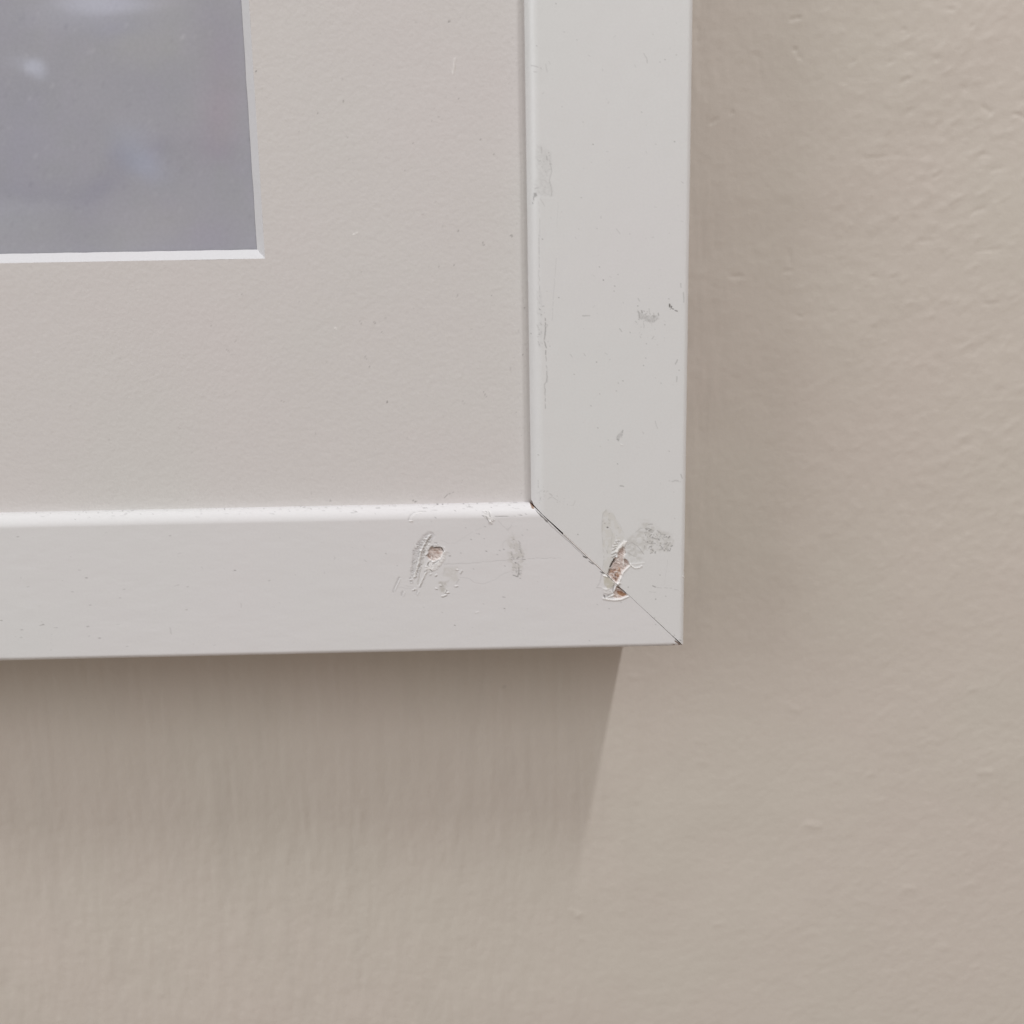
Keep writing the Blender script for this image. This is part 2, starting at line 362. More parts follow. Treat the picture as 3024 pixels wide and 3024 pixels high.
# ---- marks on the bottom rail (all measured on the face of the rail)
A_ = lambda l: wp(1180, 1550, .119, l)
B_ = lambda l: wp(1100, 1450, .2588, l)
Cc = lambda l: wp(1700, 1500, .2381, l)
D_ = lambda l: wp(1500, 1400, .3106, l)
E_ = lambda l: wp(1450, 0, .3623, l)
G_ = lambda l: wp(1450, 700, .3623, l)
H_ = lambda l: wp(0, 1400, .414, l)
mm = .001
def corner_damage(s):
    # dull strip of old adhesive above the chip
    s.poly(Cc([(330,60),(380,20),(460,70),(520,160),(600,330),(590,420),(500,520),(450,640),(430,720),(400,840),(340,850),(340,600),(322,300)]), h=-.012*mm, st=.24, soft=8, mot=.7, seed=3, fr=.10, warp=4)
    s.line(Cc([(380,25),(335,80),(322,250),(335,400),(350,560),(345,700),(320,830)]), 1.2, h=.03*mm, g=.16, seed=4, brk=.3)
    s.line(Cc([(400,240),(460,280),(440,420),(450,500)]), 1.0, g=.15, seed=14, brk=.5)
    s.line(Cc([(470,90),(560,230),(600,320)]), 1.0, g=.10, seed=24, brk=.4)
    s.speck(Cc([(330,60),(460,70),(560,300),(480,500),(340,600)]), 16, 5, g=.35, r=(.9, 2))
    s.dot(*Cc([(395,243)])[0], 2.4, .9)
    # grey scuffed patch right of the chip
    s.poly(Cc([(800,170),(880,160),(960,210),(1060,290),(1180,340),(1200,450),(1160,560),(1060,530),(960,560),(850,580),(830,640),(700,690),(625,600),(640,430),(740,300),(830,250)]), h=-.025*mm, g=.07, st=.16, soft=16, mot=.85, rough=1.2, seed=11, fr=.12, warp=9)
    s.line(Cc([(640,460),(700,435),(760,470),(820,540),(850,575)]), 1.3, h=-.02*mm, g=.30, seed=12)
    s.line(Cc([(740,300),(800,255),(850,250)]), 1.2, g=.22, seed=13)
    s.line(Cc([(870,420),(920,440),(990,440)]), 1.6, g=.32, seed=15)
    s.line(Cc([(1000,275),(1050,310),(1055,350),(1000,380),(930,370)]), 1.8, g=.30, seed=16, brk=.4)
    s.line(Cc([(900,210),(950,205)]), 1.6, g=.3, seed=17); s.line(Cc([(900,250),(940,270)]), 1.8, g=.4, seed=18)
    s.line(Cc([(650,560),(700,590),(740,600)]), 1.2, g=.26, seed=19); s.line(Cc([(1070,330),(1120,330)]), 1.6, g=.3, seed=20)
    s.speck(Cc([(860,200),(1050,290),(1190,360),(1180,540),(1060,540),(850,560),(840,420)]), 80, 21, g=.62, r=(1.0, 2.4))
    s.speck(Cc([(1070,430),(1190,430),(1180,560),(1060,540)]), 16, 22, g=.65, r=(1.2, 2.4))
    s.speck(Cc([(620,600),(700,430),(840,560),(740,660)]), 12, 23, g=.3, r=(.9, 1.8))
    # bare wood
    s.poly(Cc([(600,465),(612,560),(604,640),(625,645),(684,700),(620,750),(575,820),(540,890),(505,935),(470,885),(405,835),(425,740),(465,640),(515,600),(545,520)]), h=-.26*mm, wood=.60, soft=4, rough=.5, seed=31, fr=.3, warp=4, set_h=True, clear=True)
    s.poly(Cc([(545,700),(585,760),(550,850),(505,920),(450,870),(405,830),(430,770),(500,760)]), h=-.06*mm, wood=.84, soft=5, rough=.5, seed=32, mot=.3)
    s.poly(Cc([(612,650),(684,702),(612,745)]), h=-.05*mm, g=.10, soft=3, seed=33)
    s.line(Cc([(478,635),(470,665),(445,700),(430,740)]), 2.0, h=-.5*mm, g=.95, seed=34)
    s.line(Cc([(420,760),(405,835)]), 1.6, h=-.2*mm, g=.6, seed=35); s.line(Cc([(490,830),(500,910)]), 1.4, h=-.1*mm, g=.5, seed=36)
    s.line(Cc([(520,820),(535,860)]), 2.2, wood=1.0, seed=37)
    s.line(Cc([(490,660),(540,640),(590,700)]), 1.2, h=.05*mm, g=.2, seed=38); s.line(Cc([(450,830),(500,800),(560,790)]), 1.2, h=.06*mm, g=.25, seed=39)
    s.line(Cc([(600,470),(604,560),(598,640),(590,720)]), 1.8, h=0.169*mm, wh=.8, seed=40)
    # torn paint around it
    s.poly(Cc([(600,400),(640,420),(608,468),(560,520),(520,565),(488,545),(540,470)]), h=.12*mm, wh=.75, soft=3, rough=.4, seed=41)
    for l in ([(500,412),(540,402)], [(480,445),(522,430)], [(455,520),(498,492)], [(450,570),(492,548)], [(452,604),(492,580)], [(470,480),(510,470)]):
        s.line(Cc(l), 1.8, h=.11*mm, wh=.4, seed=int(l[0][1]))
        s.line(Cc([(a, b_ + 16) for a, b_ in l]), 1.4, h=-.05*mm, g=.10, seed=int(l[0][1]) + 1)
    s.line(Cc([(684,704),(640,748),(590,800),(560,860),(540,920),(512,955)]), 3.2, h=0.130*mm, wh=.6, seed=51, rough=.3)
    s.line(Cc([(470,925),(512,940),(550,935)]), 3.0, h=0.117*mm, wh=.6, seed=52)
    s.line(Cc([(512,950),(492,1000),(470,1060),(462,1090)]), 3.2, h=0.130*mm, wh=.6, seed=53)
    s.line(Cc([(684,715),(740,745),(790,742),(822,722)]), 2.2, h=.10*mm, wh=.55, seed=54)
    s.line(Cc([(700,700),(780,690),(850,680)]), 1.8, h=.05*mm, wh=.3, seed=55)
    # lower part, across the joint
    s.poly(Cc([(515,975),(560,1000),(610,1045),(648,1088),(600,1104),(520,1114),(465,1104),(478,1040),(500,1000)]), h=-.24*mm, wood=.66, soft=4, rough=.5, seed=61, warp=3.5, set_h=True, clear=True)
    s.poly(Cc([(500,1030),(560,1035),(610,1060),(640,1088),(580,1104),(530,1080)]), h=-.05*mm, wood=1, soft=4, seed=62)
    s.line(Cc([(530,980),(575,1015),(625,1065)]), 1.6, h=-.2*mm, g=.7, seed=63)
    s.line(Cc([(345,1122),(420,1140),(520,1142),(600,1122),(655,1096)]), 3.0, h=0.117*mm, wh=.6, w2=2.2, seed=64)
    s.line(Cc([(400,1112),(440,1085),(475,1075)]), 2.6, h=0.104*mm, wh=.9, seed=65)
    s.line(Cc([(355,1085),(362,1112)]), 2.4, h=-.1*mm, g=.75, seed=66); s.line(Cc([(385,1100),(430,1078),(455,1060)]), 1.6, h=-.06*mm, g=.4, seed=67)
    s.line(Cc([(470,960),(462,1040)]), 1.6, h=-.1*mm, g=.45, seed=68)
    s.poly(Cc([(340,850),(400,842),(480,890),(492,940),(450,1000),(400,1010),(360,960)]), h=.04*mm, st=.75, soft=5, rough=.6, seed=69, mot=.4)
    s.poly(Cc([(330,1000),(420,1000),(460,1050),(400,1080),(350,1060)]), h=.07*mm, wh=.3, g=.05, soft=4, rough=.9, seed=70)
    s.line(Cc([(345,840),(385,858),(400,850)]), 2.0, h=.12*mm, wh=.8, seed=71)
    s.line(Cc([(262,980),(300,915),(320,850),(322,800)]), 1.2, g=.22, h=.03*mm, seed=72); s.line(Cc([(262,982),(330,998),(400,1030)]), 1.2, g=.2, h=.03*mm, seed=73)
    flakes(s, Cc([(600,465),(612,560),(604,640),(684,700),(620,750),(575,820),(540,890),(505,935),(470,885),(425,740),(465,640),(515,600)]), 26, 500, -1.1); flakes(s, Cc([(515,975),(560,1000),(610,1045),(520,1110),(478,1040)]), 8, 530, .4)
    # scratches and specks to the right and below
    s.line(Cc([(955,962),(985,978)]), 2.0, g=.45, seed=74); s.line(Cc([(985,978),(1080,992),(1160,992),(1280,1020)]), 1.1, g=.20, seed=75, brk=.2)
    s.line(Cc([(915,1040),(1000,1050)]), 1.3, g=.14, seed=76); s.line(Cc([(1145,640),(1115,840),(1105,960)]), 1.0, g=.08, seed=77)
    for x_, y_, g_ in [(995,1133,.5),(1115,1100,.3),(655,980,.4),(415,1250,.3),(980,1365,.3),(1045,835,.3),(30,328,.4),(270,1195,.25),(170,1643,.25),(560,1170,.25),(1300,1645,.6),(1225,130,.2),(990,1450,.3),(740,1515,.12)]:
        s.dot(*Cc([(x_, y_)])[0], 1.9, g_)
    # dark brown nick at the outer corner and at the inner corner
    s.line(Cc([(1235,1655),(1275,1690),(1318,1722)]), 2.4, h=-.15*mm, wood=1, g=.55, w2=3.2, seed=80)
    s.line(Cc([(1222,1695),(1262,1718)]), 2.2, h=-.1*mm, wood=.8, g=.25, seed=81)
    s.speck(Cc([(1200,1560),(1320,1600),(1320,1700),(1240,1660)]), 8, 82, g=.3)
    s.poly(D_([(203,246),(222,248),(236,280),(250,318),(246,332),(228,325),(214,290)]), h=-.06*mm, wood=1, g=.35, soft=2, seed=83)
    s.line(D_([(262,335),(285,368),(312,392)]), 1.3, g=.8, seed=84)
    s.line(D_([(305,385),(345,425),(385,462)]), 2.6, h=-.06*mm, g=.75, seed=85, brk=.55)
    s.line(D_([(385,468),(430,512),(520,590),(620,682),(720,780)]), .9, g=.55, seed=86)
    s.line(D_([(722,783),(748,795)]), 2.3, g=.95, seed=87); s.line(D_([(770,830),(812,858)]), 1.6, g=.8, seed=88); s.line(D_([(885,930),(910,946)]), 2.2, g=.9, seed=89)
def flakes(s, pts, n, seed, ang):
    rs = np.random.RandomState(seed); p = np.array(pts, float); c0 = p.mean(0)
    for k in range(n):
        q = c0 + (p[rs.randint(len(p))] - c0) * (1.0 - .55 * rs.rand() ** 2); an = ang + rs.normal(0, .5); L_ = 2 + rs.rand() * 7
        d = np.array([math.cos(an), math.sin(an)]) * L_
        s.line([q - d / 2, q + d / 2 + rs.normal(0, 1, 2)], .9 + rs.rand() * 1.5, h=(.04 + .09 * rs.rand()) * mm, wh=.35 + .5 * rs.rand(), w2=.5, seed=seed + k, rough=.6)
def left_chip(s):
    s.poly(A_([(590,260),(700,180),(820,185),(870,260),(780,400),(660,560),(590,800),(540,1050),(410,1300),(255,1330),(295,1050),(325,800),(370,560),(480,400)]), h=-.055*mm, g=.10, soft=4, rough=1.0, seed=101, fr=.28)
    s.line(A_([(690,420),(640,600),(600,800),(560,1000),(500,1250),(460,1480)]), 4.5, h=-.07*mm, g=.07, st=.2, seed=102, w2=2.5)
    s.line(A_([(760,265),(700,340),(660,420),(600,520),(545,650)]), 2.0, h=.17*mm, wh=.8, seed=103, rough=.4)
    s.line(A_([(545,640),(510,800),(470,960),(420,1120),(365,1300)]), 3.6, h=.17*mm, wh=.75, seed=104, rough=.5)
    s.line(A_([(600,355),(680,345),(730,320)]), 1.6, h=.10*mm, wh=.6, seed=105); s.line(A_([(720,280),(765,255)]), 2.2, h=.12*mm, wh=.7, seed=106)
    for l in ([(450,445),(485,432)], [(440,510),(500,465)], [(480,610),(530,590)], [(450,740),(500,690)], [(330,700),(350,640)], [(320,930),(350,890)], [(335,1190),(350,1150)], [(245,1345),(275,1330)], [(270,1415),(330,1400)], [(720,390),(790,330)], [(870,460),(930,455)], [(480,1100),(520,1010)]):
        s.line(A_(l), 1.5, h=-.07*mm, g=.32, seed=int(l[0][0])); s.line(A_([(a + 8, b_ + 22) for a, b_ in l]), 1.5, h=.09*mm, wh=.35, seed=int(l[0][1]))
    tr = A_([(590,260),(820,185),(780,400),(660,560),(590,800),(540,1050),(410,1300),(270,1320),(295,1050),(325,800),(400,520)])
    flakes(s, tr, 20, 600, -1.15)
    s.speck(tr, 30, 640, g=.30, r=(.9, 1.9), h=-.05*mm)
    s.speck(A_([(400,560),(560,440),(520,800),(420,1200),(300,1300),(310,900)]), 22, 107, g=.28, r=(.9, 1.7))
    # bare wood facet
    s.poly(A_([(785,530),(850,565),(930,555),(1040,565),(1092,660),(1035,770),(985,835),(880,880),(740,870),(690,760),(720,640)]), h=-.24*mm, wood=.57, soft=3.6, rough=.5, seed=111, fr=.25, warp=4, set_h=True, clear=True)
    s.poly(A_([(800,590),(1030,590),(1060,650),(960,680),(820,650)]), wood=.74, h=-.04*mm, soft=4, seed=112, mot=.3)
    s.line(A_([(850,572),(930,560),(1040,572),(1090,655)]), 1.7, h=-.12*mm, g=.75, seed=113); s.dot(*A_([(820, 535)])[0], 2.8, .5)  # dark line paints in the shade under the chip's top edge
    s.line(A_([(780,640),(900,655),(1040,650)]), 1.0, g=.25, seed=114); s.speck(A_([(730,700),(960,700),(900,840),(760,830)]), 10, 115, g=.3, r=(.8, 1.6))
    flakes(s, A_([(785,530),(930,555),(1040,565),(1092,660),(1035,770),(985,835),(880,880),(740,870),(690,760)]), 22, 560, -.6)
    # torn white paint under it
    s.poly(A_([(1100,640),(1160,680),(1130,840),(1080,900),(1010,1010),(880,1130),(790,1165),(700,1160),(620,1140),(660,1030),(760,960),(860,960),(960,890),(1040,780)]), h=.07*mm, wh=.45, soft=5, rough=1.0, seed=121, mot=.5)
    s.line(A_([(1112,650),(1050,740),(990,820),(890,905),(820,935)]), 2.6, h=0.104*mm, wh=.6, seed=122, rough=.4)
    s.line(A_([(765,868),(700,925),(660,1010),(650,1040)]), 2.0, h=0.117*mm, wh=.6, seed=123)
    s.line(A_([(730,920),(700,1000),(730,1040)]), 2.0, h=-.10*mm, g=.35, seed=124, brk=.3); s.line(A_([(830,990),(880,940),(980,880)]), 1.5, h=-.08*mm, g=.30, seed=125)
    s.line(A_([(640,745),(668,730),(698,705)]), 1.8, h=.14*mm, wh=.8, seed=126); s.line(A_([(655,770),(705,735)]), 1.3, h=-.05*mm, g=.35, seed=127)
    s.line(A_([(755,1115),(800,1165)]), 1.5, h=-.08*mm, g=.5, seed=128); s.line(A_([(615,1165),(680,1115)]), 1.3, h=-.06*mm, g=.4, seed=129)
    s.line(A_([(650,1180),(600,1300),(545,1420),(490,1540)]), 2.6, h=.15*mm, wh=.9, w2=1.2, seed=130); s.line(A_([(640,1230),(560,1420),(500,1570)]), 1.3, h=-.05*mm, g=.2, seed=131)
    s.line(A_([(470,1650),(430,1740)]), 1.6, h=.07*mm, wh=.3, seed=132); s.line(A_([(450,1640),(405,1740)]), 1.5, h=-.05*mm, g=.14, seed=133)
    s.line(A_([(1110,560),(1160,640)]), 1.8, h=.08*mm, wh=.4, seed=134); s.line(A_([(1170,680),(1240,700)]), 2.0, g=.12, seed=135); s.line(A_([(1225,765),(1265,765)]), 1.8, g=.4, seed=136)
    for l in ([(1050,1775),(1100,1760),(1165,1738)], [(1160,1690),(1230,1680)], [(1115,1690),(1145,1640),(1170,1600)], [(330,1630),(400,1600)], [(890,1275),(915,1240)], [(745,1235),(775,1210)], [(1390,1522),(1440,1512)], [(1500,1200),(1540,1130)], [(1010,1500),(1040,1500)], [(910,1585),(930,1590)], [(1410,1110),(1440,1110)]):
        s.line(A_(l), 1.9, h=.12*mm, wh=.6, seed=int(l[0][0])); s.line(A_([(a + 12, b_ + 20) for a, b_ in l]), 1.3, h=-.04*mm, g=.22, seed=int(l[0][1]))
    s.poly(A_([(975,1430),(1060,1420),(1120,1480),(1230,1360),(1200,1480),(1110,1690),(1050,1680),(980,1640)]), g=.13, st=.32, h=-.02*mm, soft=10, mot=.7, seed=140, warp=6)
    s.poly(A_([(1100,1060),(1200,1060),(1420,1040),(1470,1380),(1300,1420),(1230,1300),(1090,1260)]), g=.03, st=.20, soft=8, mot=.6, seed=141)
    s.line(A_([(1470,1350),(1410,1480)]), 1.5, g=.22, seed=142); s.line(A_([(1110,1080),(1080,1260)]), 2.5, g=.09, seed=143)
    # grooves left of it
    s.line(B_([(308,990),(270,1070),(235,1150)]), 2.4, h=-.07*mm, g=.14, seed=150); s.line(B_([(316,1000),(276,1085),(245,1150)]), 1.5, h=.08*mm, wh=.4, seed=151)
    s.line(B_([(350,1150),(335,1195)]), 2.4, h=-.06*mm, g=.14, seed=152); s.line(B_([(365,1160),(350,1200)]), 1.5, h=.07*mm, wh=.3, seed=153)
    s.line(B_([(290,1095),(400,1110),(500,1115)]), 1.5, g=.09, seed=154); s.line(B_([(380,1080),(460,1092)]), 1.5, g=.09, seed=155); s.line(B_([(318,1160),(350,1155)]), 2, g=.12, seed=156)
    # flake and hook on the inner shoulder
    s.poly(B_([(1265,222),(1330,214),(1362,280),(1392,330),(1345,375),(1310,320),(1262,290)]), h=.07*mm, wh=.35, g=.02, soft=3, rough=1.6, seed=160, fr=.4)
    for l in ([(1262,240),(1315,232)], [(1270,265),(1310,262)], [(1300,300),(1330,345)], [(1255,290),(1300,290)], [(1330,240),(1338,290)]): s.line(B_(l), 1.5, h=-.06*mm, g=.45, seed=int(l[0][1]))
    s.line(B_([(1330,345),(1360,372)]), 2, h=.12*mm, wh=.7, seed=161)
    s.line(B_([(408,330),(432,280),(470,248),(540,235),(610,232)]), 1.8, h=-.06*mm, g=.22, seed=162, w2=1); s.line(B_([(425,345),(460,345)]), 2.4, h=.10*mm, wh=.6, seed=163)
    s.line(B_([(445,325),(462,285),(490,258),(560,245)]), 1.6, h=.06*mm, wh=.5, seed=164)
    s.line(B_([(1400,292),(1500,294),(1640,284),(1760,262)]), 1.5, h=-.04*mm, g=.38, w2=.8, seed=165)
    s.line(B_([(660,230),(740,215)]), 1.4, g=.2, seed=166); s.line(B_([(1600,190),(1690,205)]), 1.1, g=.18, seed=167)
    # smudge and fine scratches between the chips
    s.poly(B_([(1590,495),(1640,530),(1700,600),(1740,720),(1725,860),(1690,970),(1610,960),(1575,880),(1550,700),(1560,560)]), g=.07, st=.20, soft=20, mot=.85, h=-.01*mm, rough=1, seed=170, fr=.12, warp=8)
    s.speck(B_([(1590,495),(1700,600),(1740,740),(1700,980),(1600,960),(1560,700)]), 60, 171, g=.5, r=(.9, 2.2))
    s.line(B_([(1672,870),(1668,930),(1655,975)]), 1.5, g=.65, seed=172); s.line(B_([(1675,590),(1680,660)]), 1.8, g=.25, seed=173); s.line(B_([(1530,560),(1490,600),(1492,680)]), 1.1, g=.13, seed=174)
    s.line(B_([(1600,960),(1655,978)]), 1.6, g=.5, seed=175, brk=.4)
    s.line(B_([(820,835),(930,832),(1100,826),(1300,808),(1560,788),(1900,768),(2160,765)]), 1.5, g=.17, w2=.8, h=-.01*mm, seed=176)
    s.line(B_([(1000,985),(1080,992),(1180,1050),(1260,1060),(1400,1010),(1500,940),(1580,910)]), 1.1, g=.13, seed=177)
    s.line(B_([(770,560),(860,595),(950,592),(1040,530),(1110,480),(1200,440),(1290,402)]), 1.1, g=.09, seed=178, brk=.3)
    s.line(B_([(1430,335),(1480,390),(1535,440),(1575,410),(1600,350)]), 1.1, g=.13, seed=179); s.line(B_([(1545,445),(1590,385)]), 1.3, h=.03*mm, g=.12, seed=180)
    for x_, y_, g_ in [(720,303,.6),(945,225,.5),(1300,685,.55),(1010,710,.3),(1125,550,.4),(1275,540,.3),(880,740,.4),(1510,858,.45),(1425,725,.3),(1455,678,.35),(1635,820,.8),(1507,1338,.5),(940,1530,.5),(150,713,.35),(1497,1212,.3),(1285,405,.35),(1220,495,.3),(1685,998,.5),(1062,422,.3),(1710,505,.25),(1765,443,.25),(580,1325,.2),(1265,1288,.2),(1155,888,.2),(280,853,.2),(1500,665,.5),(795,1388,.2),(800,152,.6),(740,152,.6),(620,190,.4)]:
        s.dot(*B_([(x_, y_)])[0], 2.0, g_)
    s.line(B_([(1485,1212),(1512,1212)]), 1.5, g=.3, seed=181); s.line(B_([(1180,1395),(1210,1375)]), 2, h=.04*mm, wh=.2, seed=182)
def shoulder_dust(s):
    rs = np.random.RandomState(77)
    for k in range(150):                 # dust lying on the bottom rail's inner shoulder
        u_ = rs.rand() ** .8 * 1560; top = 1514 - 35 * u_ / 1560
        v_ = top + 2 + rs.rand() ** 1.8 * 24
        s.line([(u_, v_), (u_ + 1 + rs.rand() ** 3 * 14, v_ + rs.normal(0, 1))], .9 + rs.rand() * 1.2, g=.10 + .3 * rs.rand() ** 2, seed=k)
def bottom_marks(s):
    s.h += .00004 * fbm(s.U * .012, s.V * .03, 2, 3); corner_damage(s); left_chip(s); shoulder_dust(s)
    for x_, y_, g_ in [(300,1075,.4),(150,1112,.3),(612,742,.4),(705,1170,.45),(618,1090,.35),(1670,688,.45),(120,447,.35),(1325,970,.25),(635,935,.25),(3,1045,.4),(195,806,.2),(850,884,.2),(900,1232,.2),(1335,806,.2),(880,822,.2),(512,842,.2),(560,685,.2),(145,1168,.2),(1207,440,.3),(1915,762,.2)]:
        q = H_([(x_, y_)])[0]; s.line([q, (q[0] + 5, q[1] - 1)], 1.8, g=g_, seed=x_)
    s.line(H_([(1215,1095),(1220,1140)]), 2, g=.16, seed=301); s.line(H_([(1720,925),(1722,950)]), 1.6, g=.16, seed=302); s.line(H_([(1245,800),(1275,792)]), 1.4, g=.16, seed=303)
    s.line(H_([(285,1082),(310,1070)]), 1.5, g=.3, seed=304); s.line(H_([(385,1095),(412,1097)]), 1.6, g=.2, seed=305); s.line(H_([(830,1072),(850,1073)]), 1.2, g=.12, seed=306)
    s.line([(300,1938),(420,1936)], 1.5, g=.10, seed=307)
    s.speck([(0,1560),(1560,1530),(1900,1880),(0,1930)], 70, 310, g=.22, r=(.8, 1.7))
    # faint broken darker line along the outer edge
    s.line([(0,1946),(700,1934),(1300,1922),(1990,1904)], 1.6, g=.12, seed=311, brk=.3)
def right_marks(s):
    s.h += .00004 * fbm(s.U * .03, s.V * .012, 6, 3); corner_damage(s)
    # upper part
    s.line(E_([(328,535),(365,540),(405,548),(415,575),(390,592),(350,582)]), 1.8, g=.22, seed=201, brk=.2); s.line(E_([(330,535),(352,540)]), 1.6, g=.3, seed=202)
    s.line(E_([(450,520),(456,585)]), 1.8, g=.14, seed=203); s.line(E_([(470,500),(480,520)]), 1.6, g=.14, seed=204)
    s.line(E_([(1245,435),(1265,470),(1275,512)]), 1.8, g=.2, seed=205)
    s.poly(E_([(375,1180),(440,1200),(490,1250),(498,1400),(480,1470),(525,1600),(470,1610),(400,1590),(350,1640),(345,1500),(385,1440),(360,1300)]), g=.07, soft=6, mot=.7, h=-.012*mm, rough=1, seed=206)
    s.line(E_([(480,1310),(496,1390),(476,1470),(496,1560),(490,1600)]), 1.5, g=.24, seed=207); s.line(E_([(450,1270),(455,1305)]), 2.6, g=.26, seed=208); s.line(E_([(410,1200),(414,1250)]), 2.2, g=.2, seed=209)
    s.poly(E_([(345,1575),(370,1570),(375,1595),(352,1612)]), g=.42, soft=3, seed=210); s.line(E_([(352,1605),(338,1660)]), 1.6, g=.45, w2=1, seed=211); s.line(E_([(360,1535),(385,1530)]), 2, g=.3, seed=212)
    s.speck(E_([(375,1200),(490,1250),(495,1600),(360,1600),(385,1440)]), 36, 213, g=.3, r=(.9, 2))
    s.line(E_([(400,1620),(440,1680)]), 1.4, g=.15, seed=214); s.line(E_([(390,1640),(400,1930)]), 1.5, g=.12, seed=215, brk=.5); s.line(E_([(545,1650),(535,1850)]), 1.2, g=.07, seed=216)
    for x_, y_, g_ in [(375,375,.35),(532,30,.4),(830,1178,.5),(1230,915,.35),(1495,1152,.45),(1420,487,.4),(1378,503,.25),(1510,445,.3),(738,1612,.35),(700,325,.2),(578,870,.2),(750,995,.2),(1347,1175,.2),(1318,280,.2),(598,258,.2),(940,805,.1),(863,1860,.25),(715,1865,.2),(1130,1910,.2),(470,1245,.3)]:
        s.dot(*E_([(x_, y_)])[0], 2.0, g_)
    s.line(E_([(1020,1865),(1050,1905)]), 1.6, g=.16, seed=217); s.line(E_([(1170,530),(1178,548)]), 1.4, g=.15, seed=218)
    # middle part
    s.line(G_([(390,-20),(392,300),(395,600)]), 1.5, g=.2, seed=221, brk=.5); s.poly(G_([(370,440),(415,440),(420,900),(385,900)]), g=.07, soft=5, mot=.6, seed=222)
    s.line(G_([(446,660),(440,780),(436,850),(450,900),(446,960)]), 2.0, g=.42, seed=223, brk=.5); s.line(G_([(448,940),(450,1070),(455,1180),(438,1200),(445,1400)]), 1.6, g=.3, seed=224, brk=.45)
    s.line(G_([(460,1060),(458,1185)]), 1.6, g=.22, seed=225, brk=.3); s.line(G_([(530,170),(515,400),(498,690)]), 1.2, g=.12, seed=226, brk=.2)
    s.line(G_([(380,720),(395,760)]), 1.6, g=.25, seed=227); s.line(G_([(388,850),(400,890)]), 1.6, g=.3, seed=228); s.dot(*G_([(400, 590)])[0], 2.2, .55)
    s.speck(G_([(375,500),(480,640),(480,900),(380,900)]), 26, 229, g=.35, r=(.9, 1.8))
    s.line(G_([(746,640),(806,641)]), 2.2, g=.25, seed=230); s.line(G_([(1048,748),(1066,772)]), 1.8, g=.28, seed=231)
    s.poly(G_([(1195,595),(1225,625),(1300,640),(1360,640),(1365,670),(1320,700),(1260,690),(1240,660),(1205,680)]), g=.22, soft=4, mot=.55, seed=232, fr=.4)
    s.speck(G_([(1190,590),(1370,630),(1370,680),(1300,710),(1200,680)]), 40, 233, g=.5, r=(1, 2.2)); s.line(G_([(1205,610),(1215,660)]), 2.2, g=.35, seed=234)
    s.line(G_([(1290,585),(1290,620)]), 1.4, g=.2, seed=235); s.line(G_([(1246,700),(1248,740)]), 1.3, g=.2, seed=236); s.line(G_([(1200,500),(1210,520)]), 2, g=.2, seed=237); s.dot(*G_([(1198, 562)])[0], 2, .45)
    s.speck(G_([(1455,560),(1510,570),(1510,605),(1465,600)]), 10, 238, g=.85, r=(1.2, 2.2)); s.dot(*G_([(1450, 505)])[0], 2, .4)
    s.line(G_([(1545,380),(1548,410)]), 1.6, g=.25, seed=239); s.line(G_([(1568,455),(1572,530)]), 2.2, g=.22, seed=240); s.line(G_([(1330,810),(1312,835)]), 1.4, g=.25, seed=241)
    s.line(G_([(1522,1000),(1506,1036)]), 2, g=.32, seed=242); s.line(G_([(1518,1140),(1515,1178)]), 1.8, g=.28, seed=243, brk=.3); s.dot(*G_([(1532, 1086)])[0], 1.8, .35)
    s.speck(G_([(1020,1630),(1070,1575),(1080,1610),(1040,1665)]), 18, 244, g=.6, r=(1.1, 2.2)); s.poly(G_([(1020,1630),(1068,1575),(1075,1610),(1035,1665)]), g=.16, soft=4, seed=245)
    s.line(G_([(1058,1690),(1075,1695)]), 2, h=.05*mm, wh=.3, seed=246); s.line(G_([(1338,1500),(1355,1560)]), 1.6, g=.18, seed=247); s.line(G_([(645,955),(660,978)]), 1.5, g=.18, seed=248); s.line(G_([(760,950),(770,970)]), 1.5, g=.2, seed=249)
    s.speck(G_([(1130,700),(1440,640),(1420,880),(1240,880)]), 16, 250, g=.22, r=(.9, 1.7))
    for x_, y_, g_ in [(553,495,.45),(915,352,.6),(1008,400,.4),(1005,440,.25),(885,242,.35),(1035,303,.25),(860,1020,.4),(1245,1047,.35),(1262,987,.35),(675,1120,.35),(1078,1175,.35),(1038,1190,.2),(1022,1255,.3),(887,1280,.3),(818,1375,.3),(870,1557,.35),(1030,1850,.4),(1137,775,.4),(1265,870,.3),(1415,712,.35),(1452,1745,.25),(955,1655,.2),(1385,1190,.25),(385,1778,.45),(327,785,.4),(418,18,.4)]:
        s.dot(*G_([(x_, y_)])[0], 2.0, g_)
    # lower part
    s.line(D_([(1535,65),(1580,62),(1640,66)]), 3, g=.20, seed=261, brk=.4); s.line(D_([(1068,112),(1085,118),(1100,118)]), 2, g=.4, seed=262)
    s.line(D_([(1645,0),(1655,40)]), 2, g=.3, seed=263)
    s.line(D_([(290,60),(292,130)]), 1.5, g=.25, seed=264, brk=.5); s.line(D_([(300,270),(310,230),(345,160)]), 1.6, g=.25, seed=265, brk=.2); s.line(D_([(380,240),(420,215),(470,250)]), 1.3, g=.18, seed=266)
    s.line(D_([(280,180),(330,150)]), 1.4, g=.15, seed=267); s.speck(D_([(280,60),(340,120),(640,260),(600,320),(300,270)]), 26, 268, g=.22, r=(.8, 1.7)); s.line(D_([(640,255),(615,300)]), 1.3, g=.15, seed=269)
    s.line(D_([(1680,910),(1678,930)]), 1.6, h=-.08*mm, wh=.6, seed=270); s.line(D_([(1660,975),(1682,985)]), 2.2, h=.08*mm, wh=.7, g=.1, seed=271)
    s.speck([(1600,0),(2040,0),(2010,1500),(1620,1400)], 90, 272, g=.20, r=(.8, 1.7))
